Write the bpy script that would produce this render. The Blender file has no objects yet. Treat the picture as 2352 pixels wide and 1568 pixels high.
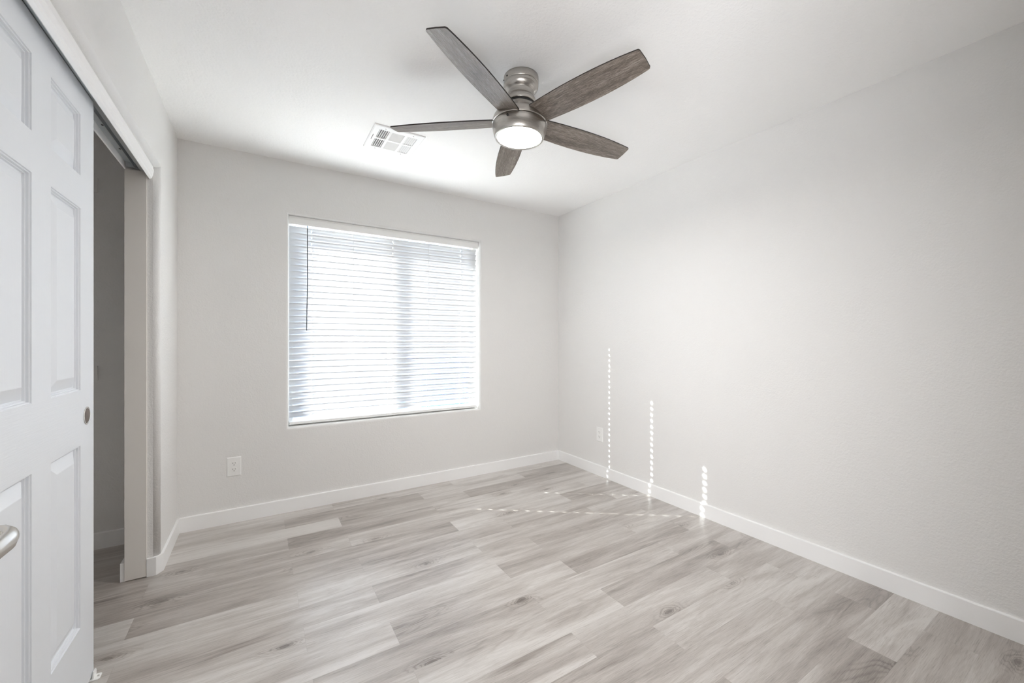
import bpy, bmesh, math
from math import sin, cos, pi, radians
from mathutils import Vector, Matrix

S = bpy.context.scene
COL = S.collection

# ------------------------------------------------------------------ camera, sky, sun, exposure
YAW = math.atan2(576.6, 931.0)
cam_d = bpy.data.cameras.new('camera')
cam_d.sensor_width = 36.0
cam_d.lens = 931.0 / 2352.0 * 36.0
cam_d.shift_y = -1.0 / 2352.0
cam_d.clip_start = 0.02
cam = bpy.data.objects.new('camera', cam_d)
cam.location = (0, 0, 1.187)
cam.rotation_euler = (pi / 2, 0, -YAW)
COL.objects.link(cam)
S.camera = cam

SUN_DIR = Vector((1.0, -0.741, -0.665)).normalized()
W = bpy.data.worlds.new('sky')
S.world = W
W.use_nodes = True
wn = W.node_tree.nodes
wl = W.node_tree.links
wn.clear()
w_out = wn.new('ShaderNodeOutputWorld')
w_bg = wn.new('ShaderNodeBackground')
w_sky = wn.new('ShaderNodeTexSky')
w_sky.sky_type = 'NISHITA'
w_sky.sun_disc = False
w_sky.sun_elevation = math.asin(-SUN_DIR.z)
w_sky.sun_rotation = math.atan2(-SUN_DIR.x, -SUN_DIR.y)
w_bg.inputs['Strength'].default_value = 0.30
wl.new(w_sky.outputs[0], w_bg.inputs[0])
wl.new(w_bg.outputs[0], w_out.inputs[0])

sun_d = bpy.data.lights.new('sun', 'SUN')
sun_d.energy = 13.5
sun_d.color = (1.0, 0.98, 0.95)
sun_d.angle = radians(0.53)
sun = bpy.data.objects.new('sun', sun_d)
sun.rotation_euler = SUN_DIR.to_track_quat('-Z', 'Y').to_euler()
sun.location = (-6, 10, 8)
COL.objects.link(sun)

# added fill light in the unseen hall, stands for no window or lamp
hall_d = bpy.data.lights.new('hall_fill', 'AREA')
hall_d.shape = 'RECTANGLE'
hall_d.size = 0.9
hall_d.size_y = 1.1
hall_d.energy = 20.0
hall_d.color = (0.97, 0.985, 1.0)
hall = bpy.data.objects.new('hall_fill', hall_d)
hall.location = (-0.70, -0.50, 0.62)
hall.rotation_euler = Vector((1.0, 0.38, 0.60)).to_track_quat('-Z', 'Y').to_euler()
COL.objects.link(hall)

# sky portal just outside the window pane (helps the sampling of the sky, gives no light itself)
por_d = bpy.data.lights.new('sky_portal', 'AREA')
por_d.shape = 'RECTANGLE'
por_d.size = 1.5
por_d.size_y = 1.5
por_d.cycles.is_portal = True
por = bpy.data.objects.new('sky_portal', por_d)
por.location = (0.9125, 3.47, 1.33)
por.rotation_euler = (-pi / 2, 0, 0)
COL.objects.link(por)

vs = S.view_settings
vs.view_transform = 'Standard'
vs.look = 'None'
vs.gamma = 1.0
vs.use_curve_mapping = False
vs.exposure = 2.40
S.cycles.use_denoising = True
S.cycles.max_bounces = 14
S.cycles.diffuse_bounces = 10
S.cycles.transmission_bounces = 8
S.cycles.transparent_max_bounces = 16
S.cycles.sample_clamp_indirect = 8.0
S.cycles.caustics_reflective = False
S.cycles.caustics_refractive = False

# ------------------------------------------------------------------ room sizes (metres)
XL, XR = -0.44, 2.546           # left (closet) wall face, right wall face
YB, YF = 3.22, -0.01            # window wall face, wall behind the camera
H = 2.44
CLX = -1.20                     # back of the closet
Y0, Y1 = 1.16, 2.71             # closet opening
ZH = 2.07                       # underside of the closet header
WX0, WX1, WZ0, WZ1 = 0.164, 1.661, 0.583, 2.074   # window opening
FAN = Vector((1.055, 1.6205, H))

# ------------------------------------------------------------------ material helpers
def new_mat(name):
    m = bpy.data.materials.new(name)
    m.use_nodes = True
    nt = m.node_tree
    b = nt.nodes['Principled BSDF']
    return m, nt, b

def setp(b, **k):
    for n, v in k.items():
        n = n.replace('_', ' ')
        if n in b.inputs:
            b.inputs[n].default_value = v

def node(nt, typ, **k):
    n = nt.nodes.new(typ)
    for a, v in k.items():
        setattr(n, a, v)
    return n

def mth(nt, op, a, b=None, c=None):
    n = nt.nodes.new('ShaderNodeMath')
    n.operation = op
    for i, v in enumerate((a, b, c)):
        if v is None:
            continue
        if isinstance(v, (int, float)):
            n.inputs[i].default_value = v
        else:
            nt.links.new(v, n.inputs[i])
    return n.outputs[0]

def bump(nt, b, height, strength=0.3, dist=0.002):
    n = nt.nodes.new('ShaderNodeBump')
    n.inputs['Strength'].default_value = strength
    n.inputs['Distance'].default_value = dist
    nt.links.new(height, n.inputs['Height'])
    nt.links.new(n.outputs[0], b.inputs['Normal'])
    return n

def noise(nt, vec, scale=5.0, detail=2.0, rough=0.5, dist=0.0):
    n = nt.nodes.new('ShaderNodeTexNoise')
    n.inputs['Scale'].default_value = scale
    n.inputs['Detail'].default_value = detail
    n.inputs['Roughness'].default_value = rough
    n.inputs['Distortion'].default_value = dist
    if vec is not None:
        nt.links.new(vec, n.inputs['Vector'])
    return n.outputs[0]

def ramp(nt, fac, stops):
    n = nt.nodes.new('ShaderNodeValToRGB')
    e = n.color_ramp.elements
    while len(e) < len(stops):
        e.new(0.5)
    for i, (p, c) in enumerate(stops):
        e[i].position = p
        e[i].color = (c[0], c[1], c[2], 1)
    nt.links.new(fac, n.inputs[0])
    return n.outputs[0]

def mixc(nt, fac, a, b, mode='MIX'):
    n = nt.nodes.new('ShaderNodeMix')
    n.data_type = 'RGBA'
    n.blend_type = mode
    for i, v in ((0, fac), (6, a), (7, b)):
        if isinstance(v, (int, float)):
            n.inputs[i].default_value = v
        elif isinstance(v, tuple):
            n.inputs[i].default_value = (v[0], v[1], v[2], 1)
        else:
            nt.links.new(v, n.inputs[i])
    return n.outputs[2]

def objcoord(nt):
    return nt.nodes.new('ShaderNodeTexCoord').outputs['Object']

def mapped(nt, vec, scale=(1, 1, 1), loc=(0, 0, 0)):
    n = nt.nodes.new('ShaderNodeMapping')
    n.inputs['Scale'].default_value = scale
    n.inputs['Location'].default_value = loc
    nt.links.new(vec, n.inputs[0])
    return n.outputs[0]

def plain(name, col, rough=0.5, metal=0.0, spec=0.5):
    m, nt, b = new_mat(name)
    setp(b, Base_Color=(*col, 1), Roughness=rough, Metallic=metal)
    b.inputs['Specular IOR Level'].default_value = spec
    return m

def paint_textured(name, col, scale, strength, rough=0.75, spec=0.25):
    """rolled paint on orange-peel drywall"""
    m, nt, b = new_mat(name)
    oc = objcoord(nt)
    n1 = noise(nt, oc, scale, 3.0, 0.55)
    n2 = noise(nt, oc, scale * 0.35, 2.0, 0.5)
    h = mth(nt, 'ADD', n1, mth(nt, 'MULTIPLY', n2, 0.8))
    bump(nt, b, h, strength, 0.003)
    mott = noise(nt, oc, 1.7, 2.0)
    c = mixc(nt, mott, tuple(x * 0.985 for x in col), tuple(min(1, x * 1.01) for x in col))
    nt.links.new(c, b.inputs['Base Color'])
    setp(b, Roughness=rough)
    b.inputs['Specular IOR Level'].default_value = spec
    return m

M = {}
M['wall'] = paint_textured('wall_paint_greige', (0.80, 0.792, 0.782), 110.0, 0.55)
M['wall_darkened'] = paint_textured('wall_paint_darkened', (0.46, 0.44, 0.42), 110.0, 0.5)  # unseen walls darkened so less light bounces from the camera side
M['ceil'] = paint_textured('ceiling_paint', (0.93, 0.928, 0.925), 95.0, 0.6)
M['trim'] = plain('white_semi_gloss', (0.92, 0.92, 0.92), 0.35, 0, 0.4)
M['reveal'] = paint_textured('reveal_paint', (0.85, 0.85, 0.845), 150.0, 0.15)
M['jamb'] = plain('jamb_paint', (0.80, 0.77, 0.735), 0.5, 0, 0.3)
M['plastic'] = plain('white_plastic', (0.88, 0.88, 0.87), 0.3, 0, 0.5)
M['dark'] = plain('dark_slot', (0.01, 0.01, 0.01), 0.8)
M['black'] = plain('black_gap', (0.012, 0.011, 0.010), 0.5)
M['vent'] = plain('vent_enamel', (0.88, 0.88, 0.88), 0.4)
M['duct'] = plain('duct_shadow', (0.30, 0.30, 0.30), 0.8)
M['galv'] = plain('galvanised_steel', (0.55, 0.58, 0.60), 0.38, 1.0)
M['nickel_s'] = plain('satin_nickel_plain', (0.66, 0.64, 0.61), 0.26, 1.0)
M['stucco'] = paint_textured('outdoor_stucco', (0.55, 0.50, 0.45), 60.0, 0.5, 0.9, 0.1)
M['blue'] = plain('blue_plastic', (0.05, 0.14, 0.42), 0.5)
M['wand'] = plain('backlit_dark_wand', (0.10, 0.11, 0.12), 0.25)  # clear plastic wand, its backlit darkness put into the colour
M['cord'] = plain('blind_cord', (0.85, 0.85, 0.86), 0.7)

def brushed(name):
    m, nt, b = new_mat(name)
    setp(b, Base_Color=(0.52, 0.495, 0.465, 1), Metallic=1.0, Roughness=0.30)
    b.inputs['Anisotropic'].default_value = 0.65
    t = node(nt, 'ShaderNodeTangent', direction_type='RADIAL', axis='Z')
    nt.links.new(t.outputs[0], b.inputs['Tangent'])
    n = noise(nt, mapped(nt, objcoord(nt), (3, 3, 900)), 6.0, 2.0)
    r = mth(nt, 'ADD', mth(nt, 'MULTIPLY', n, 0.14), 0.22)
    nt.links.new(r, b.inputs['Roughness'])
    return m
M['nickel'] = brushed('brushed_nickel')

def blade_mat():
    m, nt, b = new_mat('weathered_oak_blade')
    oc = objcoord(nt)
    r = node(nt, 'ShaderNodeObjectInfo').outputs['Random']
    off = node(nt, 'ShaderNodeCombineXYZ')
    nt.links.new(mth(nt, 'MULTIPLY', r, 31.0), off.inputs[0])
    nt.links.new(mth(nt, 'MULTIPLY', r, 7.0), off.inputs[1])
    add = node(nt, 'ShaderNodeVectorMath', operation='ADD')
    nt.links.new(oc, add.inputs[0]); nt.links.new(off.outputs[0], add.inputs[1])
    v = add.outputs[0]
    fine = noise(nt, mapped(nt, v, (26, 380, 30)), 1.0, 5.0, 0.85, 0.35)
    band = noise(nt, mapped(nt, v, (2.2, 30, 4)), 1.0, 3.0, 0.6, 0.9)
    f = mth(nt, 'ADD', mth(nt, 'MULTIPLY', fine, 0.86), mth(nt, 'MULTIPLY', band, 0.28))
    c = ramp(nt, f, [(0.44, (0.050, 0.037, 0.029)), (0.54, (0.130, 0.103, 0.083)),
                     (0.62, (0.235, 0.197, 0.168)), (0.72, (0.42, 0.375, 0.335))])
    nt.links.new(c, b.inputs['Base Color'])
    setp(b, Roughness=0.33)
    b.inputs['Specular IOR Level'].default_value = 0.8
    bump(nt, b, fine, 0.25, 0.0012)
    return m
M['blade'] = blade_mat()
M['blade_edge'] = plain('blade_edge_dark', (0.018, 0.014, 0.011), 0.5)

def lamp_mat(strength):
    m, nt, b = new_mat('lit_lamp_lens')
    setp(b, Base_Color=(0.9, 0.88, 0.84, 1), Roughness=0.4)
    b.inputs['Emission Color'].default_value = (1.0, 0.985, 0.96, 1)
    b.inputs['Emission Strength'].default_value = strength
    return m
M['lamp'] = lamp_mat(38.0)

def slat_mat():
    m, nt, b = new_mat('white_vinyl_slat')
    setp(b, Base_Color=(0.79, 0.80, 0.82, 1), Roughness=0.45)
    b.inputs['Specular IOR Level'].default_value = 0.35
    tr = node(nt, 'ShaderNodeBsdfTranslucent')
    tr.inputs[0].default_value = (0.80, 0.83, 0.92, 1)
    mx = node(nt, 'ShaderNodeMixShader')
    mx.inputs[0].default_value = 0.085
    nt.links.new(b.outputs[0], mx.inputs[1])
    nt.links.new(tr.outputs[0], mx.inputs[2])
    nt.links.new(mx.outputs[0], nt.nodes['Material Output'].inputs[0])
    return m
M['slat'] = slat_mat()

def glass_mat():
    m, nt, b = new_mat('window_glass')
    nt.nodes.remove(b)
    t = node(nt, 'ShaderNodeBsdfTransparent')
    t.inputs[0].default_value = (0.93, 0.96, 0.96, 1)
    g = node(nt, 'ShaderNodeBsdfGlossy')
    g.inputs['Roughness'].default_value = 0.02
    lw = node(nt, 'ShaderNodeLayerWeight')
    lw.inputs[0].default_value = 0.5
    fr = mth(nt, 'ADD', 0.04, mth(nt, 'MULTIPLY', mth(nt, 'POWER', lw.outputs['Facing'], 5.0), 0.9))
    mx = node(nt, 'ShaderNodeMixShader')
    nt.links.new(fr, mx.inputs[0])
    nt.links.new(t.outputs[0], mx.inputs[1])
    nt.links.new(g.outputs[0], mx.inputs[2])
    nt.links.new(mx.outputs[0], nt.nodes['Material Output'].inputs[0])
    return m
M['glass'] = glass_mat()

def screen_mat():
    m, nt, b = new_mat('insect_screen_mesh')
    setp(b, Base_Color=(0.06, 0.06, 0.065, 1), Roughness=0.7)
    t = node(nt, 'ShaderNodeBsdfTransparent')
    mx = node(nt, 'ShaderNodeMixShader')
    mx.inputs[0].default_value = 0.38
    nt.links.new(t.outputs[0], mx.inputs[1])
    nt.links.new(b.outputs[0], mx.inputs[2])
    nt.links.new(mx.outputs[0], nt.nodes['Material Output'].inputs[0])
    return m
M['screen'] = screen_mat()

def door_mat(name, scale):
    m, nt, b = new_mat(name)
    setp(b, Base_Color=(0.75, 0.775, 0.81, 1), Roughness=0.42)
    b.inputs['Specular IOR Level'].default_value = 0.4
    n = noise(nt, mapped(nt, objcoord(nt), scale), 1.0, 4.0, 0.6, 0.6)
    bump(nt, b, n, 0.22, 0.0018)
    return m
M['door_v'] = door_mat('door_grain_upright', (1, 260, 9))
M['door_h'] = door_mat('door_grain_level', (1, 12, 260))
M['door_m'] = plain('door_moulding_paint', (0.75, 0.775, 0.81), 0.4, 0, 0.4)

def floor_mat():
    m, nt, b = new_mat('grey_oak_vinyl_planks')
    geo = node(nt, 'ShaderNodeNewGeometry').outputs['Position']
    sp = node(nt, 'ShaderNodeSeparateXYZ')
    nt.links.new(geo, sp.inputs[0])
    X, Y = sp.outputs[0], sp.outputs[1]
    PW, PL = 0.1505, 0.914
    v = mth(nt, 'DIVIDE', mth(nt, 'SUBTRACT', 3.083 + PW * 40, Y), PW)
    row = mth(nt, 'FLOOR', v)
    fv = mth(nt, 'FRACT', v)
    par = mth(nt, 'MODULO', row, 2.0)
    off = mth(nt, 'ADD', mth(nt, 'ADD', 0.130 - 0.0025 * 40 - PL * 20, mth(nt, 'MULTIPLY', par, 0.310)),
              mth(nt, 'MULTIPLY', row, 0.0025))
    u = mth(nt, 'DIVIDE', mth(nt, 'SUBTRACT', X, off), PL)
    colm = mth(nt, 'FLOOR', u)
    fu = mth(nt, 'FRACT', u)
    idv = node(nt, 'ShaderNodeCombineXYZ')
    nt.links.new(row, idv.inputs[0]); nt.links.new(colm, idv.inputs[1])
    wn_ = node(nt, 'ShaderNodeTexWhiteNoise', noise_dimensions='2D')
    nt.links.new(idv.outputs[0], wn_.inputs['Vector'])
    rnd = wn_.outputs['Value']
    rsp = node(nt, 'ShaderNodeSeparateColor')
    nt.links.new(wn_.outputs['Color'], rsp.inputs[0])
    # plank-local coordinates, shifted per plank
    pc = node(nt, 'ShaderNodeCombineXYZ')
    nt.links.new(mth(nt, 'ADD', X, mth(nt, 'MULTIPLY', rnd, 37.0)), pc.inputs[0])
    nt.links.new(mth(nt, 'ADD', Y, mth(nt, 'MULTIPLY', rsp.outputs[1], 19.0)), pc.inputs[1])
    nt.links.new(mth(nt, 'MULTIPLY', rsp.outputs[2], 11.0), pc.inputs[2])
    p = pc.outputs[0]
    streak = noise(nt, mapped(nt, p, (1.5, 15, 1)), 1.0, 5.0, 0.62, 0.9)
    fine = noise(nt, mapped(nt, p, (10, 300, 1)), 1.0, 5.0, 0.75, 0.2)
    broad = noise(nt, mapped(nt, p, (1.1, 5.5, 1)), 1.0, 2.0, 0.5, 0.4)
    wob = noise(nt, mapped(nt, p, (10, 40, 1)), 1.0, 3.0, 0.6)
    # sparse knots
    vo = node(nt, 'ShaderNodeTexVoronoi')
    vo.voronoi_dimensions = '2D'
    vo.inputs['Scale'].default_value = 1.0
    nt.links.new(mapped(nt, p, (1.9, 4.6, 1)), vo.inputs['Vector'])
    vsep = node(nt, 'ShaderNodeSeparateColor')
    nt.links.new(vo.outputs['Color'], vsep.inputs[0])
    keep = mth(nt, 'GREATER_THAN', vsep.outputs[0], 0.60)
    kd = mth(nt, 'ADD', vo.outputs['Distance'], mth(nt, 'MULTIPLY', mth(nt, 'SUBTRACT', wob, 0.5), 0.16))
    halo = mth(nt, 'MAXIMUM', mth(nt, 'SUBTRACT', 1.0, mth(nt, 'DIVIDE', kd, 0.30)), 0.0)
    halo = mth(nt, 'MULTIPLY', keep, mth(nt, 'MULTIPLY', halo, halo))
    core = mth(nt, 'MULTIPLY', keep, mth(nt, 'MAXIMUM', mth(nt, 'SUBTRACT', 1.0, mth(nt, 'DIVIDE', kd, 0.065)), 0.0))
    # cathedral lines: contours of a stretched field that also wrap the knots
    fld = noise(nt, mapped(nt, p, (0.9, 6.5, 1)), 1.0, 2.0, 0.45, 0.5)
    ph = mth(nt, 'ADD', mth(nt, 'MULTIPLY', fld, 120.0), mth(nt, 'MULTIPLY', halo, 34.0))
    ph = mth(nt, 'ADD', ph, mth(nt, 'MULTIPLY', wob, 3.0))
    lines = mth(nt, 'POWER', mth(nt, 'MULTIPLY', mth(nt, 'ADD', mth(nt, 'SINE', ph), 1.0), 0.5), 3.0)
    zone = mth(nt, 'ADD', mth(nt, 'MAXIMUM', mth(nt, 'MULTIPLY', mth(nt, 'SUBTRACT', 0.50, broad), 3.0), 0.10), mth(nt, 'MULTIPLY', halo, 2.2))
    zone = mth(nt, 'MINIMUM', zone, 1.0)
    pores = mth(nt, 'MAXIMUM', mth(nt, 'SUBTRACT', noise(nt, mapped(nt, p, (16, 520, 1)), 1.0, 2.0, 0.6), 0.56), 0.0)
    f = mth(nt, 'ADD', mth(nt, 'MULTIPLY', streak, 0.46), mth(nt, 'MULTIPLY', fine, 0.26))
    f = mth(nt, 'ADD', f, mth(nt, 'MULTIPLY', broad, 0.30))
    f = mth(nt, 'ADD', f, mth(nt, 'MULTIPLY', mth(nt, 'SUBTRACT', rnd, 0.5), 0.13))
    f = mth(nt, 'SUBTRACT', f, mth(nt, 'MULTIPLY', mth(nt, 'MULTIPLY', lines, zone), 0.10))
    f = mth(nt, 'SUBTRACT', f, mth(nt, 'MULTIPLY', halo, 0.07))
    f = mth(nt, 'SUBTRACT', f, mth(nt, 'MULTIPLY', core, 0.16))
    f = mth(nt, 'SUBTRACT', f, mth(nt, 'MULTIPLY', pores, 0.6))
    f = mth(nt, 'ADD', 0.475, mth(nt, 'MULTIPLY', mth(nt, 'SUBTRACT', f, 0.475), 1.18))
    c = ramp(nt, f, [(0.24, (0.105, 0.082, 0.066)), (0.38, (0.270, 0.232, 0.205)),
                     (0.50, (0.420, 0.382, 0.350)), (0.64, (0.60, 0.570, 0.540))])
    # seams
    ev = mth(nt, 'MULTIPLY', mth(nt, 'MINIMUM', fv, mth(nt, 'SUBTRACT', 1.0, fv)), PW)
    eu = mth(nt, 'MULTIPLY', mth(nt, 'MINIMUM', fu, mth(nt, 'SUBTRACT', 1.0, fu)), PL)
    e = mth(nt, 'MINIMUM', ev, eu)
    seam = mth(nt, 'LESS_THAN', e, 0.0007)
    c = mixc(nt, mth(nt, 'MULTIPLY', seam, 0.22), c, (0.16, 0.14, 0.125))
    nt.links.new(c, b.inputs['Base Color'])
    r = mth(nt, 'ADD', 0.30, mth(nt, 'MULTIPLY', fine, 0.16))
    nt.links.new(r, b.inputs['Roughness'])
    b.inputs['Specular IOR Level'].default_value = 0.95
    setp(b, Coat_Weight=1.0, Coat_Roughness=0.30, Coat_IOR=1.6)
    hgt = mth(nt, 'ADD', mth(nt, 'MULTIPLY', fine, 0.5), mth(nt, 'MINIMUM', mth(nt, 'DIVIDE', e, 0.0015), 1.0))
    bump(nt, b, hgt, 0.16, 0.0010)
    return m
M['floor'] = floor_mat()

def ground_mat():
    m, nt, b = new_mat('pale_gravel')
    oc = objcoord(nt)
    n = noise(nt, oc, 40.0, 4.0, 0.7)
    c = ramp(nt, n, [(0.3, (0.70, 0.67, 0.63)), (0.7, (0.84, 0.82, 0.79))])
    nt.links.new(c, b.inputs['Base Color'])
    setp(b, Roughness=0.95)
    bump(nt, b, n, 0.5, 0.02)
    return m
M['ground'] = ground_mat()

# ------------------------------------------------------------------ mesh helpers
class MB:
    """collects faces, then links them as ONE mesh object"""
    def __init__(self):
        self.v, self.f, self.m, self.s = [], [], [], []
    def face(self, pts, mat=0, smooth=False):
        i = len(self.v)
        self.v += [tuple(p) for p in pts]
        self.f.append(tuple(range(i, i + len(pts))))
        self.m.append(mat); self.s.append(smooth)
    def box(self, x0, x1, y0, y1, z0, z1, mat=0):
        a = [(x0, y0), (x1, y0), (x1, y1), (x0, y1)]
        self.prism(a, z0, z1, mat)
    def prism(self, poly, z0, z1, mat=0, smooth=False, caps=True):
        n = len(poly)
        i = len(self.v)
        self.v += [(p[0], p[1], z0) for p in poly] + [(p[0], p[1], z1) for p in poly]
        for k in range(n):
            j = (k + 1) % n
            self.f.append((i + k, i + j, i + n + j, i + n + k)); self.m.append(mat); self.s.append(smooth)
        if caps:
            self.f.append(tuple(i + k for k in reversed(range(n)))); self.m.append(mat); self.s.append(False)
            self.f.append(tuple(i + n + k for k in range(n))); self.m.append(mat); self.s.append(False)
    def extrude(self, poly, axis, a, b, mat=0):
        """poly in the two other axes; axis 'x': poly=(y,z), axis 'y': poly=(x,z)"""
        def P(p, t):
            return (t, p[0], p[1]) if axis == 'x' else (p[0], t, p[1])
        n = len(poly); i = len(self.v)
        self.v += [P(p, a) for p in poly] + [P(p, b) for p in poly]
        for k in range(n):
            j = (k + 1) % n
            self.f.append((i + k, i + j, i + n + j, i + n + k)); self.m.append(mat); self.s.append(False)
        self.f.append(tuple(i + k for k in reversed(range(n)))); self.m.append(mat); self.s.append(False)
        self.f.append(tuple(i + n + k for k in range(n))); self.m.append(mat); self.s.append(False)
    def lathe(self, prof, c=(0, 0, 0), seg=64, mat=0, axis='z', smooth=True):
        i = len(self.v)
        for (r, h) in prof:
            for k in range(seg):
                a = 2 * pi * k / seg
                if axis == 'z':
                    self.v.append((c[0] + r * cos(a), c[1] + r * sin(a), c[2] + h))
                elif axis == 'x':
                    self.v.append((c[0] + h, c[1] + r * cos(a), c[2] + r * sin(a)))
                else:
                    self.v.append((c[0] + r * cos(a), c[1] + h, c[2] + r * sin(a)))
        for j in range(len(prof) - 1):
            for k in range(seg):
                q = (k + 1) % seg
                self.f.append((i + j * seg + k, i + j * seg + q, i + (j + 1) * seg + q, i + (j + 1) * seg + k))
                self.m.append(mat); self.s.append(smooth)
        for j in (0, len(prof) - 1):
            if prof[j][0] > 1e-6:
                self.f.append(tuple(i + j * seg + k for k in range(seg))); self.m.append(mat); self.s.append(False)
    def tube(self, pts, radii, seg=12, mat=0, squash=None):
        """swept ellipse through pts; radii = (horizontal, vertical) pairs"""
        rings = []
        n = len(pts)
        for k in range(n):
            a = Vector(pts[max(0, k - 1)]); b_ = Vector(pts[min(n - 1, k + 1)])
            t = (b_ - a).normalized()
            up = Vector((0, 0, 1)) if abs(t.z) < 0.9 else Vector((0, 1, 0))
            sd = t.cross(up).normalized(); up = sd.cross(t).normalized()
            r = radii[k] if isinstance(radii, list) else radii
            rh, rv = r if isinstance(r, tuple) else (r, r)
            i = len(self.v)
            for q in range(seg):
                an = 2 * pi * q / seg
                self.v.append(tuple(Vector(pts[k]) + sd * rh * cos(an) + up * rv * sin(an)))
            rings.append(i)
        for k in range(n - 1):
            for q in range(seg):
                w = (q + 1) % seg
                self.f.append((rings[k] + q, rings[k] + w, rings[k + 1] + w, rings[k + 1] + q))
                self.m.append(mat); self.s.append(True)
        for r in (rings[0], rings[-1]):
            self.f.append(tuple(r + q for q in range(seg))); self.m.append(mat); self.s.append(False)
    def build(self, name, mats, parent=None, bevel=0.0, loc=None, merge=True):
        me = bpy.data.meshes.new(name)
        me.from_pydata(self.v, [], self.f)
        mats = mats if isinstance(mats, (list, tuple)) else [mats]
        for m in mats:
            me.materials.append(m)
        for p, m, s in zip(me.polygons, self.m, self.s):
            p.material_index = m; p.use_smooth = s
        bm = bmesh.new(); bm.from_mesh(me)
        if merge:
            bmesh.ops.remove_doubles(bm, verts=bm.verts, dist=1e-6)
        bmesh.ops.recalc_face_normals(bm, faces=bm.faces)
        bm.to_mesh(me); bm.free()
        o = bpy.data.objects.new(name, me)
        COL.objects.link(o)
        if loc is not None:
            o.location = loc
        if parent is not None:
            o.parent = parent
        if bevel > 0:
            md = o.modifiers.new('bevel', 'BEVEL')
            md.width = bevel; md.segments = 2; md.limit_method = 'ANGLE'; md.angle_limit = radians(50)
            md.harden_normals = False
        return o

def tag(o, label=None, cat=None, group=None, kind=None):
    if label: o['label'] = label
    if cat: o['category'] = cat
    if group: o['group'] = group
    if kind: o['kind'] = kind
    return o

def empty(name, loc, label, cat, group=None, kind=None):
    o = bpy.data.objects.new(name, None)
    o.empty_display_size = 0.05
    o.location = loc
    COL.objects.link(o)
    return tag(o, label, cat, group, kind)

def struct(name, mb, mats, label, cat, bevel=0.0, merge=True):
    return tag(mb.build(name, mats, None, bevel, None, merge), label, cat, None, 'structure')

# ------------------------------------------------------------------ floor, ceiling, walls
b = MB(); b.box(CLX - 0.12, XR + 0.12, -1.5, YB + 0.15, -0.12, 0.0)
struct('floor', b, M['floor'], 'grey oak-look plank floor of the empty bedroom', 'floor')
b = MB(); b.box(CLX - 0.12, XR + 0.12, -1.5, YB + 0.15, H, H + 0.12)
struct('ceiling', b, M['ceil'], 'white textured ceiling above the bedroom', 'ceiling')

# window wall with a bullnosed, white painted reveal
YW = YB + 0.155
b = MB()
R = 0.020
loops = [(CLX - 0.12, XR + 0.12, 0.0, H, YB)]
N = 7
for k in range(N + 1):
    t = (pi / 2) * k / N
    o_ = R * (1 - sin(t)); d_ = R * (1 - cos(t))
    loops.append((WX0 - o_, WX1 + o_, WZ0 - o_, WZ1 + o_, YB + d_))
loops.append((WX0, WX1, WZ0, WZ1, YW))
def ring(l):
    return [(l[0], l[4], l[2]), (l[1], l[4], l[2]), (l[1], l[4], l[3]), (l[0], l[4], l[3])]
for j in range(len(loops) - 1):
    A, B_ = ring(loops[j]), ring(loops[j + 1])
    for k in range(4):
        q = (k + 1) % 4
        b.face([A[k], A[q], B_[q], B_[k]], 0 if j <= 3 else 1, 0 < j < len(loops) - 2)
out = (CLX - 0.12, XR + 0.12, 0.0, H, YW)
A, B_ = ring(out), ring(loops[-1])
for k in range(4):
    q = (k + 1) % 4
    b.face([A[k], A[q], B_[q], B_[k]], 2)
    C_ = ring(loops[0])
    b.face([A[k], A[q], C_[q], C_[k]], 0)
struct('wall_back', b, [M['wall'], M['reveal'], M['stucco']], 'light greige textured wall holding the window with blinds', 'wall')

b = MB(); b.box(XR, XR + 0.12, -1.5, YB + 0.155, 0, H)
struct('wall_right', b, M['wall'], 'long bare light grey wall on the right with one outlet', 'wall')

# left wall: stub beyond the closet opening (bullnosed), header over it, near stub
def arc(cx, cy, r, a0, a1, n=6):
    return [(cx + r * cos(radians(a0 + (a1 - a0) * k / n)), cy + r * sin(radians(a0 + (a1 - a0) * k / n))) for k in range(n + 1)]
b = MB()
XI = -0.57
rb = 0.026
b.prism([(XI, YB), (XI, Y1)] + arc(XL - rb, Y1 + rb, rb, -90, 0) + [(XL, YB)], 0, H, 0)
rz = 0.020
prof = [(XI, H), (XI, ZH)] + [(XL - rz + rz * sin(t * pi / 12), ZH + rz - rz * cos(t * pi / 12)) for t in range(7)] + [(XL, H)]
b.extrude(prof, 'y', YF, Y1 + rb + 0.002, 0)
b.box(XI, XL, YF - 0.12, Y0, 0, ZH + 0.05, 0)
o = struct('wall_left', b, M['wall'], 'left wall with the wide closet opening and rounded corner', 'wall', 0.0, False)
for p in o.data.polygons:
    n = p.normal
    if abs(n.z) < 0.02 and 0.05 < abs(n.x) < 0.999 or (abs(n.y) < 0.02 and 0.05 < abs(n.z) < 0.999):
        p.use_smooth = True

# wall behind the camera with the doorway the camera stands in
DX0, DX1, DZ = -0.298, 0.48, 2.05
b = MB()
b.box(CLX - 0.12, DX0, YF - 0.12, YF, 0, H)
b.box(DX1, XR, YF - 0.12, YF, 0, H)
b.box(DX0, DX1, YF - 0.12, YF, DZ, H)
struct('wall_front', b, M['wall_darkened'], 'unseen wall behind the viewpoint, darkened to cut bounce light, with the bedroom doorway', 'wall')
b = MB(); b.box(CLX - 0.12, CLX, YF, YB, 0, H)
struct('wall_closet', b, M['wall'], 'dim back wall inside the closet', 'wall')
b = MB(); b.box(CLX - 0.12, XR + 0.12, -1.6, -1.5, 0, H)
struct('wall_hall', b, M['wall_darkened'], 'hallway wall behind the bedroom doorway', 'wall')
b = MB(); b.box(CLX - 0.22, CLX - 0.12, -1.6, YB, 0, H)
struct('wall_hall_side', b, M['wall'], 'hallway side wall behind the closet', 'wall')

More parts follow.
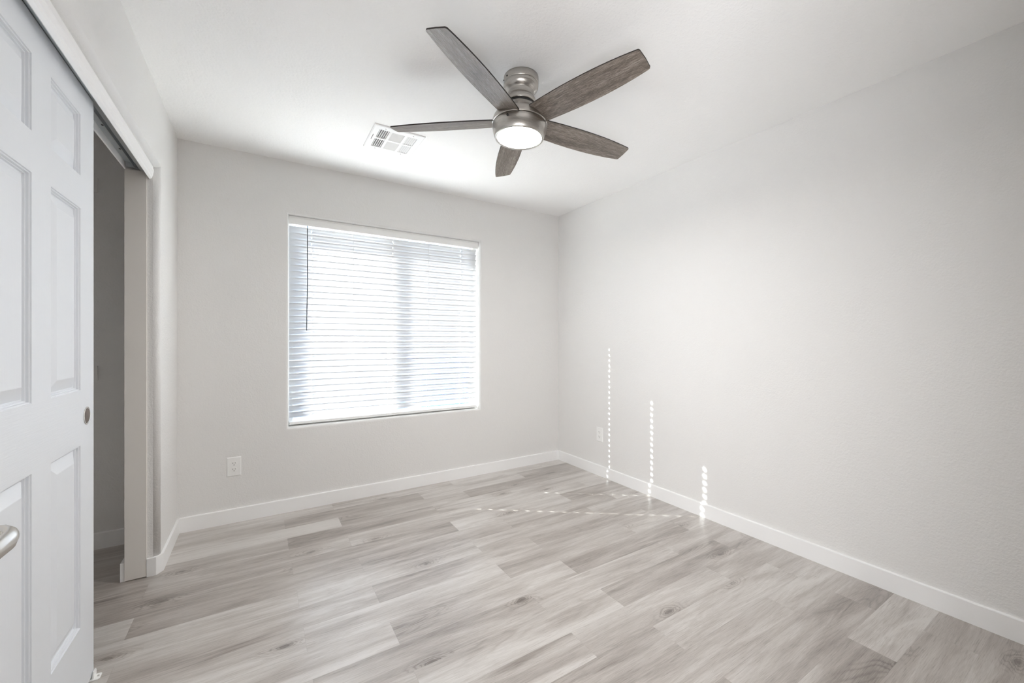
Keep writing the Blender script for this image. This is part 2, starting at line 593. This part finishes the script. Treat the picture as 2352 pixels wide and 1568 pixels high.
# ------------------------------------------------------------------ baseboards
BH, BT = 0.092, 0.013
def bb_poly(t, h):     # profile in (offset from wall, z)
    return [(0, 0), (t, 0), (t, h - 0.004), (t - 0.001, h - 0.0015), (t - 0.003, h), (0, h)]
b = MB(); b.extrude([(YB - p[0], p[1]) for p in bb_poly(BT, BH)], 'x', XL, XR)
b.extrude([(YB - p[0], p[1]) for p in bb_poly(BT, BH)], 'x', CLX, XI)
struct('baseboard_back', b, M['trim'], 'flat white baseboard under the window wall', 'baseboard')
b = MB(); b.extrude([(XR - p[0], p[1]) for p in bb_poly(BT, BH)], 'y', YF, YB)
struct('baseboard_right', b, M['trim'], 'long flat white baseboard along the right wall', 'baseboard')
b = MB()
c45 = 0.012
face = XL + BT
poly = [(XL, YB), (XL, Y1 + rb), (XL - rb, Y1), (-0.489, Y1), (-0.489, Y1 - BT), (XL - 0.012, Y1 - BT),
        (face - 0.0005, Y1 + 0.024), (face, YB)]
b.prism(poly, 0, BH)
struct('baseboard_left', b, M['trim'], 'short white baseboard wrapping the rounded corner beside the closet', 'baseboard', 0.0015)
b = MB(); b.box(XI - BT - 0.006, XI, Y1 - 0.004, YB - BT, 0, BH)
struct('baseboard_closet', b, M['trim'], 'white baseboard end just inside the closet opening', 'baseboard', 0.0015)

# ------------------------------------------------------------------ closet opening: jamb liner, header fascia, track, door
b = MB(); b.box(-0.572, -0.489, Y1 - 0.010, Y1 + 0.001, 0.004, 2.037)
struct('trim_1', b, M['jamb'], 'greige jamb board lining the end of the closet opening', 'trim', 0.0012)
b = MB()
fas = [(-0.4815, 2.008), (-0.4785, 2.006), (-0.470, 2.013), (-0.468, 2.022), (-0.466, 2.024), (-0.464, 2.040),
       (-0.4625, 2.043), (-0.4625, 2.058), (-0.465, 2.061), (-0.465, ZH + 0.002), (-0.4815, ZH + 0.002)]
b.extrude(fas, 'y', Y0, Y1 - 0.001)
struct('trim_2', b, M['trim'], 'white moulded fascia board hanging below the closet header', 'trim')

t = empty('door_track', (-0.532, 1.94, ZH), 'galvanised steel sliding door track under the closet header', 'door track')
def rel(o, root):
    o.matrix_parent_inverse = Matrix.Translation(-Vector(root.location))
    return o
b = MB()
b.box(-0.566, -0.497, Y0 + 0.003, Y1 - 0.012, ZH - 0.004, ZH)
b.box(-0.4995, -0.497, Y0 + 0.003, Y1 - 0.012, ZH - 0.034, ZH - 0.004)
b.box(-0.533, -0.531, Y0 + 0.003, Y1 - 0.012, ZH - 0.024, ZH - 0.004)
b.box(-0.511, -0.4995, Y0 + 0.003, Y1 - 0.012, ZH - 0.034, ZH - 0.032)
rel(b.build('channel', M['galv'], t), t)
b = MB()
b.box(-0.572, -0.566, Y0 + 0.003, Y1 - 0.012, ZH - 0.036, ZH)
o = rel(b.build('rear_lip', M['trim'], t), t); o['label'] = 'white painted rear lip'
for yy in (2.28, 2.52):
    b = MB(); b.lathe([(0.0045, 0), (0.0045, -0.001), (0.003, -0.002)], (-0.5485, yy, ZH - 0.0038), 12)
    rel(b.build('screw', M['black'], t), t)
b = MB(); b.box(-0.565, -0.512, Y1 - 0.028, Y1 - 0.012, ZH - 0.028, ZH - 0.004)
rel(b.build('end_stop', M['galv'], t), t)

def panel_door(name, y0, y1, z0, z1, xf, thick, cols, rows, label, cat, side=1, two_faced=False):
    """moulded panel door; front face at x = xf looking to +x"""
    root = empty(name, (xf - thick / 2, (y0 + y1) / 2, 0), label, cat, None, 'structure')
    b = MB()
    ys = sorted({y0, y1} | {c for k in cols for c in k})
    zs = sorted({z0, z1} | {c for k in rows for c in k})
    prof = [(0, 0), (0.0012, -0.0034), (0.0040, -0.0040), (0.0052, -0.0096), (0.0072, -0.0102), (0.0088, -0.0150), (0.0130, -0.0150), (0.046, -0.0022), (0.048, -0.0020)]
    faces_ = [(xf, 1)] + ([(xf - thick, -1)] if two_faced else [])
    for (fx, sg) in faces_:
        for i in range(len(ys) - 1):
            for j in range(len(zs) - 1):
                a0, a1, c0, c1 = ys[i], ys[i + 1], zs[j], zs[j + 1]
                isp = any(abs(a0 - k[0]) < 1e-6 for k in cols) and any(abs(c0 - k[0]) < 1e-6 for k in rows)
                q = lambda ins, d: [(fx + sg * d, a0 + ins, c0 + ins), (fx + sg * d, a1 - ins, c0 + ins), (fx + sg * d, a1 - ins, c1 - ins), (fx + sg * d, a0 + ins, c1 - ins)]
                if not isp:
                    rail = any(abs(a0 - k[0]) < 1e-6 for k in cols) or i not in (0, len(ys) - 2)
                    rail = not any(abs(c0 - k[0]) < 1e-6 for k in rows) and 0 < i < len(ys) - 2
                    b.face(q(0, 0), 1 if rail else 0)
                    continue
                for (p, r_) in zip(prof[:-1], prof[1:]):
                    A, B_ = q(*p), q(*r_)
                    for k in range(4):
                        w = (k + 1) % 4
                        b.face([A[k], A[w], B_[w], B_[k]], 2)
                b.face(q(*prof[-1]), 0)
    xb = xf - thick
    if not two_faced:
        b.face([(xb, y0, z0), (xb, y1, z0), (xb, y1, z1), (xb, y0, z1)], 0)
    b.face([(xf, y0, z0), (xb, y0, z0), (xb, y0, z1), (xf, y0, z1)], 0)
    b.face([(xf, y1, z0), (xb, y1, z0), (xb, y1, z1), (xf, y1, z1)], 0)
    b.face([(xf, y0, z0), (xb, y0, z0), (xb, y1, z0), (xf, y1, z0)], 0)
    b.face([(xf, y0, z1), (xb, y0, z1), (xb, y1, z1), (xf, y1, z1)], 0)
    rel(b.build('panel', [M['door_v'], M['door_h'], M['door_m']], root), root)
    return root

DF = -0.505
cd = panel_door('door_1', 1.205, 2.005, 0.012, 2.033, DF, 0.035, [(1.327, 1.548), (1.661, 1.882)],
                [(0.243, 0.843), (1.025, 1.624), (1.7315, 1.9335)],
                'white six-panel sliding closet door covering the near half of the opening', 'closet door')
# round flush pull
pc = (DF, 1.939, 0.933)
b = MB()
b.lathe([(0.0305, 0.0002), (0.030, 0.0014), (0.0285, 0.002), (0.0255, 0.0016), (0.0245, 0.0)], pc, 40, 0, 'x')
o = rel(b.build('flush_pull', M['nickel_s'], cd), cd); o['label'] = 'round satin nickel flush pull'
b = MB()
b.lathe([(0.0245, 0.0012), (0.0225, 0.0005), (0.021, 0.00035), (0.0001, 0.0003)], pc, 40, 0, 'x')
o2 = b.build('pull_cup', plain('cup_brown_reflection', (0.16, 0.115, 0.09), 0.22, 1.0), o)  # nickel cup, the brown reflection inside it put into the colour

# floor guide
g = empty('door_guide', (-0.512, 1.988, 0), 'small white plastic floor guide at the sliding door corner', 'door guide')
b = MB()
b.prism([(-0.545, 1.972), (-0.487, 1.972), (-0.482, 1.978), (-0.482, 2.002), (-0.486, 2.006), (-0.545, 2.006)], 0, 0.004)
rel(b.build('base_plate', M['plastic'], g, 0.001), g)
b = MB()
b.extrude([(1.978, 0.004), (2.010, 0.004), (2.009, 0.018), (2.004, 0.026), (1.984, 0.026)], 'x', -0.5025, -0.498)
rel(b.build('guide_fin', M['plastic'], g, 0.001), g)
b = MB(); b.lathe([(0.0035, 0), (0.003, 0.0012), (0.0, 0.0014)], (-0.489, 1.990, 0.004), 12)
rel(b.build('screw', M['nickel_s'], g), g)

# entry door, swung open beside the viewpoint (only its lever reaches into the view)
ed = panel_door('door_2', -0.005, 0.745, 0.012, 2.035, -0.300, 0.035, [(0.11, 0.315), (0.43, 0.635)],
                [(0.243, 0.843), (1.025, 1.624), (1.7315, 1.9335)],
                'white bedroom door standing open at the left edge, its lever showing', 'door', 1, True)
HZ = 0.967
b = MB()
b.lathe([(0.031, 0.0), (0.031, 0.004), (0.028, 0.007), (0.012, 0.008)], (-0.300, 0.695, HZ), 36, 0, 'x')
pts = [(-0.299, 0.695), (-0.275, 0.695), (-0.258, 0.694), (-0.247, 0.690), (-0.2395, 0.681), (-0.236, 0.668), (-0.2355, 0.64), (-0.238, 0.61), (-0.243, 0.585), (-0.246, 0.577)]
rad = [(0.009, 0.0090), (0.0092, 0.0100), (0.0092, 0.0112), (0.0085, 0.0118), (0.0078, 0.0118), (0.0072, 0.0112), (0.0068, 0.0105), (0.0065, 0.010), (0.006, 0.009), (0.003, 0.005)]
b.tube([(x, y, HZ + 0.001) for x, y in pts], rad, 20)
lv = rel(b.build('lever_handle', M['nickel_s'], ed), ed); lv['label'] = 'satin nickel lever handle'
b = MB(); b.lathe([(0.0042, 0), (0.0042, -0.0006)], (-0.247, 0.690, HZ - 0.0102), 14)
o2 = b.build('set_screw', M['dark'], lv)

# shelf cleats on the end wall of the closet
for i, (z0, z1, lab) in enumerate(((2.035, 2.118, 'upper painted shelf cleat on the closet end wall'),
                                   (0.962, 1.046, 'lower painted shelf cleat on the closet end wall'))):
    b = MB(); b.box(CLX + 0.001, -0.792, YB - 0.018, YB, z0, z1)
    tag(b.build('shelf_cleat', M['wall'], None, 0.001), lab, 'shelf cleat', 'closet shelf cleats')

# ------------------------------------------------------------------ window
wf = empty('window_1', ((WX0 + WX1) / 2, YW, WZ0), 'white two-pane sliding window behind the blinds', 'window', None, 'structure')
FY0, FY1 = YW - 0.055, YW + 0.005
fw = 0.030
b = MB()
b.box(WX0, WX0 + fw, FY0, FY1, WZ0, WZ1); b.box(WX1 - fw, WX1, FY0, FY1, WZ0, WZ1)
b.box(WX0 + fw, WX1 - fw, FY0, FY1, WZ0, WZ0 + fw); b.box(WX0 + fw, WX1 - fw, FY0, FY1, WZ1 - fw, WZ1)
rel(b.build('frame', M['plastic'], wf), wf)
xm = (WX0 + WX1) / 2
b = MB(); b.box(xm - 0.036, xm + 0.004, FY0 + 0.010, FY0 + 0.032, WZ0 + fw, WZ1 - fw)
b.box(xm - 0.004, xm + 0.040, FY0 + 0.034, FY0 + 0.054, WZ0 + fw, WZ1 - fw)
rel(b.build('meeting_stile', M['plastic'], wf), wf)
b = MB(); b.box(WX0 + fw, xm - 0.036, FY0 + 0.020, FY0 + 0.024, WZ0 + fw, WZ1 - fw)
rel(b.build('pane', M['glass'], wf), wf)
b = MB(); b.box(xm + 0.040, WX1 - fw, FY0 + 0.042, FY0 + 0.046, WZ0 + fw, WZ1 - fw)
rel(b.build('pane', M['glass'], wf), wf)
b = MB(); b.face([(xm + 0.02, FY1 + 0.004, WZ0 + 0.02), (WX1 - 0.02, FY1 + 0.004, WZ0 + 0.02), (WX1 - 0.02, FY1 + 0.004, WZ1 - 0.02), (xm + 0.02, FY1 + 0.004, WZ1 - 0.02)])
rel(b.build('insect_screen', M['screen'], wf), wf)

# ------------------------------------------------------------------ blinds
BX0, BX1 = WX0 + 0.006, WX1 - 0.010
SY = YB + 0.072                     # centre line of the slats
CORDS = [0.315, 0.600, 0.905, 1.200, 1.505]
bl = empty('window_blinds', ((BX0 + BX1) / 2, SY, WZ0 + 0.006), 'white horizontal slat blinds closed over the window, dark wand at left', 'blinds')
b = MB()
b.box(BX0, BX1, SY - 0.027, SY + 0.027, WZ1 - 0.045, WZ1 - 0.001)
rel(b.build('headrail', M['plastic'], bl), bl)
b = MB()
vp = [(SY - 0.034, 2.014), (SY - 0.039, 2.0165), (SY - 0.040, 2.022), (SY - 0.038, 2.028), (SY - 0.038, 2.058), (SY - 0.040, 2.064), (SY - 0.039, WZ1 - 0.002), (SY - 0.032, WZ1 - 0.002), (SY - 0.032, 2.014)]
b.extrude(vp, 'x', BX0 - 0.003, BX1 + 0.004)
rel(b.build('valance', M['plastic'], bl), bl)
b = MB()
b.box(BX0, BX1, SY - 0.026, SY + 0.026, 0.5925, 0.613)
rel(b.build('bottom_rail', M['plastic'], bl, 0.004), bl)

TILT = radians(61)
NS = 30
Z_TOP, Z_BOT = 1.985, 0.660
def slat_mesh():
    b = MB()
    hx, hw = 0.0040, 0.0062
    xs = [BX0]
    for c in (CORDS[0], CORDS[2], CORDS[4]):
        xs += [c - hx, c + hx]
    xs.append(BX1)
    ws = [-0.025, -0.017, -hw, 0.0, hw, 0.017, 0.025]
    def P(x, w, top):
        crown = 0.0028 * (1 - (w / 0.025) ** 2)
        th = 0.0011 if abs(w) < 0.0249 else 0.0006
        n = crown + (th if top else -th)
        # w runs from the room side (negative) to the glass side; room edge is up
        return (x, w * cos(TILT) + n * sin(TILT), -w * sin(TILT) + n * cos(TILT))
    nx, nw = len(xs) - 1, len(ws) - 1
    hole = lambda i, j: i % 2 == 1 and abs((ws[j] + ws[j + 1]) / 2) < hw
    for i in range(nx):
        for j in range(nw):
            if hole(i, j):
                continue
            for top in (True, False):
                b.face([P(xs[i], ws[j], top), P(xs[i + 1], ws[j], top), P(xs[i + 1], ws[j + 1], top), P(xs[i], ws[j + 1], top)], 0, True)
            for (di, dj, e) in ((-1, 0, 0), (1, 0, 1), (0, -1, 2), (0, 1, 3)):
                ii, jj = i + di, j + dj
                if not (0 <= ii < nx and 0 <= jj < nw) or hole(ii, jj):
                    q = {0: [(xs[i], ws[j]), (xs[i], ws[j + 1])], 1: [(xs[i + 1], ws[j]), (xs[i + 1], ws[j + 1])],
                         2: [(xs[i], ws[j]), (xs[i + 1], ws[j])], 3: [(xs[i], ws[j + 1]), (xs[i + 1], ws[j + 1])]}[e]
                    b.face([P(*q[0], True), P(*q[1], True), P(*q[1], False), P(*q[0], False)], 0)
    return b
proto = None
for k in range(NS):
    z = Z_TOP + (Z_BOT - Z_TOP) * k / (NS - 1)
    if proto is None:
        proto = slat_mesh().build('slat', M['slat'], bl)
        o = proto
    else:
        o = proto.copy(); COL.objects.link(o)
    o.location = (0, SY, z)
    o.matrix_parent_inverse = Matrix.Translation(-Vector(bl.location))
for c in CORDS:
    b = MB()
    for yy in (SY - 0.0245, SY + 0.0245):
        b.tube([(c, yy, 0.61), (c, yy, 1.3), (c, yy, 2.03)], 0.0009, 6)
    rel(b.build('ladder_cord', M['cord'], bl), bl)
b = MB()
b.tube([(0.2835, SY - 0.046, 2.012), (0.2830, SY - 0.047, 1.80), (0.2845, SY - 0.047, 1.62), (0.2800, SY - 0.047, 1.40), (0.2785, SY - 0.047, 1.262)], 0.0031, 8)
o = rel(b.build('tilt_wand', M['wand'], bl), bl); o['label'] = 'thin tilt wand, backlit darkness put into its colour'

# ------------------------------------------------------------------ ceiling fan
fan = empty('ceiling_fan', FAN, 'five-blade ceiling fan, weathered wood blades, brushed nickel body, lit round lamp', 'ceiling fan')
TLT = Matrix.Rotation(0.0284, 4, 'Y') @ Matrix.Rotation(0.0166, 4, 'X')
def fpart(mb, name, mat, parent=None, tilt=True, bevel=0):
    o = mb.build(name, mat, parent or fan, bevel)
    if tilt:
        o.matrix_local = TLT
    return o
b = MB(); b.lathe([(0.060, 0.0), (0.0825, 0.0), (0.0828, -0.006), (0.0825, -0.029), (0.0805, -0.0325), (0.074, -0.034), (0.05, -0.034)], (0, 0, 0), 72)
fpart(b, 'canopy', M['nickel'], tilt=False)
b = MB(); b.lathe([(0.07, -0.033), (0.0825, -0.0335), (0.0835, -0.037), (0.082, -0.046), (0.077, -0.056), (0.069, -0.064), (0.0635, -0.0685), (0.0625, -0.070),
                   (0.0625, -0.090), (0.064, -0.094), (0.069, -0.099), (0.0735, -0.107), (0.0745, -0.112), (0.0745, -0.124), (0.0735, -0.127), (0.066, -0.1275)], (0, 0, 0), 72)
fpart(b, 'neck', M['nickel'])
b = MB(); b.lathe([(0.066, -0.126), (0.0705, -0.127), (0.0705, -0.142), (0.05, -0.142)], (0, 0, 0), 64)
o = fpart(b, 'seal_ring', M['black']); o['label'] = 'black ring between neck and motor'
b = MB(); b.lathe([(0.05, -0.140), (0.0735, -0.140), (0.076, -0.142), (0.079, -0.146), (0.083, -0.158), (0.094, -0.170), (0.112, -0.180), (0.124, -0.192), (0.1295, -0.206),
                   (0.131, -0.216), (0.132, -0.222), (0.131, -0.2245), (0.122, -0.2245)], (0, 0, 0), 96)
fpart(b, 'motor_housing', M['nickel'])
b = MB(); b.lathe([(0.11, -0.2235), (0.124, -0.224), (0.124, -0.2285), (0.11, -0.229)], (0, 0, 0), 72)
fpart(b, 'shadow_gap', M['black'])
b = MB(); b.lathe([(0.10, -0.2275), (0.1275, -0.2275), (0.1295, -0.2295), (0.1290, -0.240), (0.1265, -0.258), (0.122, -0.274), (0.1165, -0.287), (0.114, -0.2895), (0.1085, -0.2892), (0.1055, -0.2875), (0.1045, -0.283)], (0, 0, 0), 96)
lk = fpart(b, 'light_housing', M['nickel'])
b = MB(); b.lathe([(0.1045, -0.279), (0.1045, -0.2860), (0.098, -0.2882), (0.07, -0.2905), (0.035, -0.2918), (0.0001, -0.2922)], (0, 0, 0), 72)
o = b.build('lamp_lens', M['lamp'], lk); o['label'] = 'glowing white round lens'
# switch on the light housing, facing the viewpoint
ang = math.atan2(-FAN.y, -FAN.x) + radians(-24)
b = MB(); b.lathe([(0.0055, 0), (0.0055, 0.004), (0.004, 0.006), (0.0001, 0.006)], (0, 0, 0), 16, 0, 'x')
o = b.build('switch_button', M['black'], lk)
o.matrix_local = Matrix.Translation((0.128 * cos(ang), 0.128 * sin(ang), -0.241)) @ Matrix.Rotation(ang, 4, 'Z')
for da in (-52, -78):
    a = math.atan2(-FAN.y, -FAN.x) + radians(da)
    b = MB(); b.lathe([(0.0035, 0), (0.0035, 0.003), (0.0001, 0.004)], (0, 0, 0), 12, 0, 'x')
    o = b.build('screw', M['black'], fan)
    o.matrix_local = Matrix.Translation((0.082 * cos(a), 0.082 * sin(a), -0.02)) @ Matrix.Rotation(a, 4, 'Z')

def blade_mesh():
    b = MB()
    r0, r1, n, th = 0.112, 0.640, 22, 0.0055
    def half(s, sgn):
        base = 0.0575 + (0.0475 - 0.0575) * s
        return base + (0.0165 if sgn > 0 else 0.0145) * 4 * s * (1 - s) * (0.75 + 0.35 * s)
    up, lo = [], []
    for k in range(n + 1):
        s = k / n
        x = r0 + (r1 - 0.008 - r0) * s
        up.append((x, half(s, 1))); lo.append((x, -half(s, -1)))
    tip = [(r1 - 0.0035, half(1, 1) - 0.002), (r1 - 0.0005, half(1, 1) - 0.007), (r1 + 0.0015, 0.0), (r1 - 0.0005, -half(1, -1) + 0.007), (r1 - 0.0035, -half(1, -1) + 0.002)]
    poly = up + tip + list(reversed(lo))
    for z, rev in ((th / 2, False), (-th / 2, True)):
        for k in range(n):
            b.face([(up[k][0], up[k][1], z), (up[k + 1][0], up[k + 1][1], z), (lo[k + 1][0], lo[k + 1][1], z), (lo[k][0], lo[k][1], z)], 0)
        b.face([(p[0], p[1], z) for p in [up[-1]] + tip + [lo[-1]]], 0)
    m = len(poly)
    for k in range(m):
        p, q = poly[k], poly[(k + 1) % m]
        b.face([(p[0], p[1], th / 2), (q[0], q[1], th / 2), (q[0], q[1], -th / 2), (p[0], p[1], -th / 2)], 1)
    return b
bp = None
for k in range(5):
    if bp is None:
        bp = blade_mesh().build('blade', [M['blade'], M['blade_edge']], fan); o = bp
    else:
        o = bp.copy(); COL.objects.link(o)
    o.matrix_local = TLT @ Matrix.Translation((0, 0, -0.2094)) @ Matrix.Rotation(radians(66.8 + 72 * k), 4, 'Z') @ Matrix.Rotation(radians(-14.1), 4, 'X')

# ------------------------------------------------------------------ ceiling vent
VX0, VX1, VY0, VY1 = 0.556, 0.858, 2.392, 2.706
vt = empty('ceiling_vent', ((VX0 + VX1) / 2, (VY0 + VY1) / 2, H), 'square white air vent in the ceiling behind the fan blade', 'ceiling vent')
zt, zb = H, H - 0.009
xs = [VX0 + 0.038, VX0 + 0.098, VX0 + 0.113, VX1 - 0.113, VX1 - 0.098, VX1 - 0.038]
ym = (VY0 + VY1) / 2
ys = [VY0 + 0.042, ym - 0.008, ym + 0.008, VY1 - 0.042]
b = MB()
gx = [VX0 + 0.006] + xs + [VX1 - 0.006]
gy = [VY0 + 0.006] + ys + [VY1 - 0.006]
for i in range(len(gx) - 1):
    for j in range(len(gy) - 1):
        if i in (1, 3, 5) and j in (1, 3):
            x0, x1, y0, y1 = gx[i], gx[i + 1], gy[j], gy[j + 1]
            for (p, q) in (((x0, y0), (x1, y0)), ((x1, y0), (x1, y1)), ((x1, y1), (x0, y1)), ((x0, y1), (x0, y0))):
                b.face([(p[0], p[1], zb), (q[0], q[1], zb), (q[0], q[1], zt - 0.001), (p[0], p[1], zt - 0.001)])
            continue
        b.face([(gx[i], gy[j], zb), (gx[i + 1], gy[j], zb), (gx[i + 1], gy[j + 1], zb), (gx[i], gy[j + 1], zb)])
o4 = [(VX0, VY0), (VX1, VY0), (VX1, VY1), (VX0, VY1)]
i4 = [(gx[0], gy[0]), (gx[-1], gy[0]), (gx[-1], gy[-1]), (gx[0], gy[-1])]
for k in range(4):
    q = (k + 1) % 4
    b.face([(*o4[k], zb + 0.003), (*o4[q], zb + 0.003), (*i4[q], zb), (*i4[k], zb)])
    b.face([(*o4[k], zb + 0.003), (*o4[q], zb + 0.003), (*o4[q], zt), (*o4[k], zt)])
rel(b.build('frame', M['vent'], vt), vt)
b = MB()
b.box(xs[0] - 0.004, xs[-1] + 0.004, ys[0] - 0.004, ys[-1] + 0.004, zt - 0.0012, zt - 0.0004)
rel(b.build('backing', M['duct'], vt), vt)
def bank(x0, x1, y0, y1, along, n, ang):
    b = MB()
    for k in range(n):
        if along == 'y':
            c = x0 + (x1 - x0) * (k + 0.5) / n
            w = (x1 - x0) / n * 0.62
            p = [(c - w / 2, zb + (0.0005 if ang > 0 else 0.006)), (c + w / 2, zb + (0.006 if ang > 0 else 0.0005)), (c + w / 2, zb + (0.0068 if ang > 0 else 0.0013)), (c - w / 2, zb + (0.0013 if ang > 0 else 0.0068))]
            b.extrude(p, 'y', y0, y1)
        else:
            c = y0 + (y1 - y0) * (k + 0.5) / n
            w = (y1 - y0) / n * 0.74
            p = [(c - w / 2, zb + 0.005), (c + w / 2, zb + 0.0005), (c + w / 2, zb + 0.0013), (c - w / 2, zb + 0.0058)]
            b.extrude(p, 'x', x0, x1)
    rel(b.build('louver_bank', M['vent'], vt), vt)
for j in (0, 2):
    bank(xs[0], xs[1], ys[j], ys[j + 1], 'y', 5, 1)
    bank(xs[4], xs[5], ys[j], ys[j + 1], 'y', 5, -1)
    bank(xs[2], xs[3], ys[j], ys[j + 1], 'x', 9, 1)
b = MB(); b.box(VX0 + 0.0165, VX0 + 0.0205, ym - 0.04, ym + 0.025, zb - 0.0015, zb + 0.001)
rel(b.build('damper_lever', M['duct'], vt), vt)
for sx in (VX0 + 0.068, VX1 - 0.068):
    for sy in (VY0 + 0.022, VY1 - 0.022):
        b = MB(); b.lathe([(0.004, 0), (0.0035, -0.0012), (0.0001, -0.0018)], (sx, sy, zb), 12)
        rel(b.build('screw', plain('screw_grey', (0.45, 0.45, 0.45), 0.4), vt), vt)

# ------------------------------------------------------------------ outlets
def outlet(loc, rz, label):
    """built facing -y at the origin of its Empty"""
    root = empty('wall_outlet', loc, label, 'outlet', 'duplex wall outlets')
    root.rotation_euler = (0, 0, rz)
    b = MB()
    w, h, t = 0.0395, 0.0625, 0.006
    A = [(-w, 0, -h), (w, 0, -h), (w, 0, h), (-w, 0, h)]
    B_ = [(-w, -0.002, -h), (w, -0.002, -h), (w, -0.002, h), (-w, -0.002, h)]
    C_ = [(-w + 0.005, -t, -h + 0.005), (w - 0.005, -t, -h + 0.005), (w - 0.005, -t, h - 0.005), (-w + 0.005, -t, h - 0.005)]
    for P_, Q_ in ((A, B_), (B_, C_)):
        for k in range(4):
            q = (k + 1) % 4
            b.face([P_[k], P_[q], Q_[q], Q_[k]])
    b.face(C_); b.face(A)
    b.build('cover_plate', M['plastic'], root)
    for zc in (0.0195, -0.0195):
        b = MB()
        n = 28
        pl = []
        for k in range(n):
            a = 2 * pi * k / n
            pl.append((max(-0.0168, min(0.0168, 0.0172 * cos(a))), max(-0.0145, min(0.0145, 0.0172 * sin(a)))))
        fr = [(p[0], -t - 0.0016, zc + p[1]) for p in pl]
        bk = [(p[0] * 1.02, -t + 0.001, zc + p[1] * 1.02) for p in pl]
        b.face(fr)
        for k in range(n):
            q = (k + 1) % n
            b.face([fr[k], fr[q], bk[q], bk[k]])
        rc = b.build('receptacle', M['plastic'], root)
        b = MB()
        y = -t - 0.0018
        for sx, sh in ((-0.0063, 0.0042), (0.0063, 0.0034)):
            b.box(sx - 0.0011, sx + 0.0011, y, y + 0.001, zc + 0.0045 - sh, zc + 0.0045 + sh)
        b.lathe([(0.0026, 0), (0.0026, 0.001)], (0, y, zc - 0.0075), 14, 0, 'y')
        b.build('slots', M['dark'], rc)
    return root
outlet((-0.150, YB, 0.365), 0.0, 'white duplex outlet low on the window wall, left of the window')
outlet((XR, 2.636, 0.362), -pi / 2, 'white duplex outlet low on the right wall near the far corner')

# ------------------------------------------------------------------ outdoors beyond the window
b = MB(); b.box(-14, 16, YW, 22, -0.30, -0.18)
tag(b.build('ground', M['ground']), 'pale sunlit ground outside the window', 'ground', None, 'structure')
b = MB(); b.box(-12, 15, 9.0, 9.2, -0.18, 1.75)
tag(b.build('garden_wall', M['stucco']), 'tan garden wall outside, glimpsed between the blind slats', 'garden wall', None, 'structure')
b = MB(); b.box(CLX - 0.4, XR + 0.6, YW, 3.905, 2.375, 2.50)
tag(b.build('roof_eave', M['stucco']), 'roof overhang shading the top of the window', 'eave', None, 'structure')
b = MB(); b.prism([(2.15, 6.2), (3.0, 6.2), (2.95, 6.9), (2.2, 6.9)], -0.18, 0.86)
b.prism([(2.1, 6.15), (3.05, 6.15), (3.0, 6.95), (2.15, 6.95)], 0.86, 0.93)
tag(b.build('waste_bin', M['blue'], None, 0.02), 'blue bin outside, glimpsed between slats right of the window centre', 'bin')
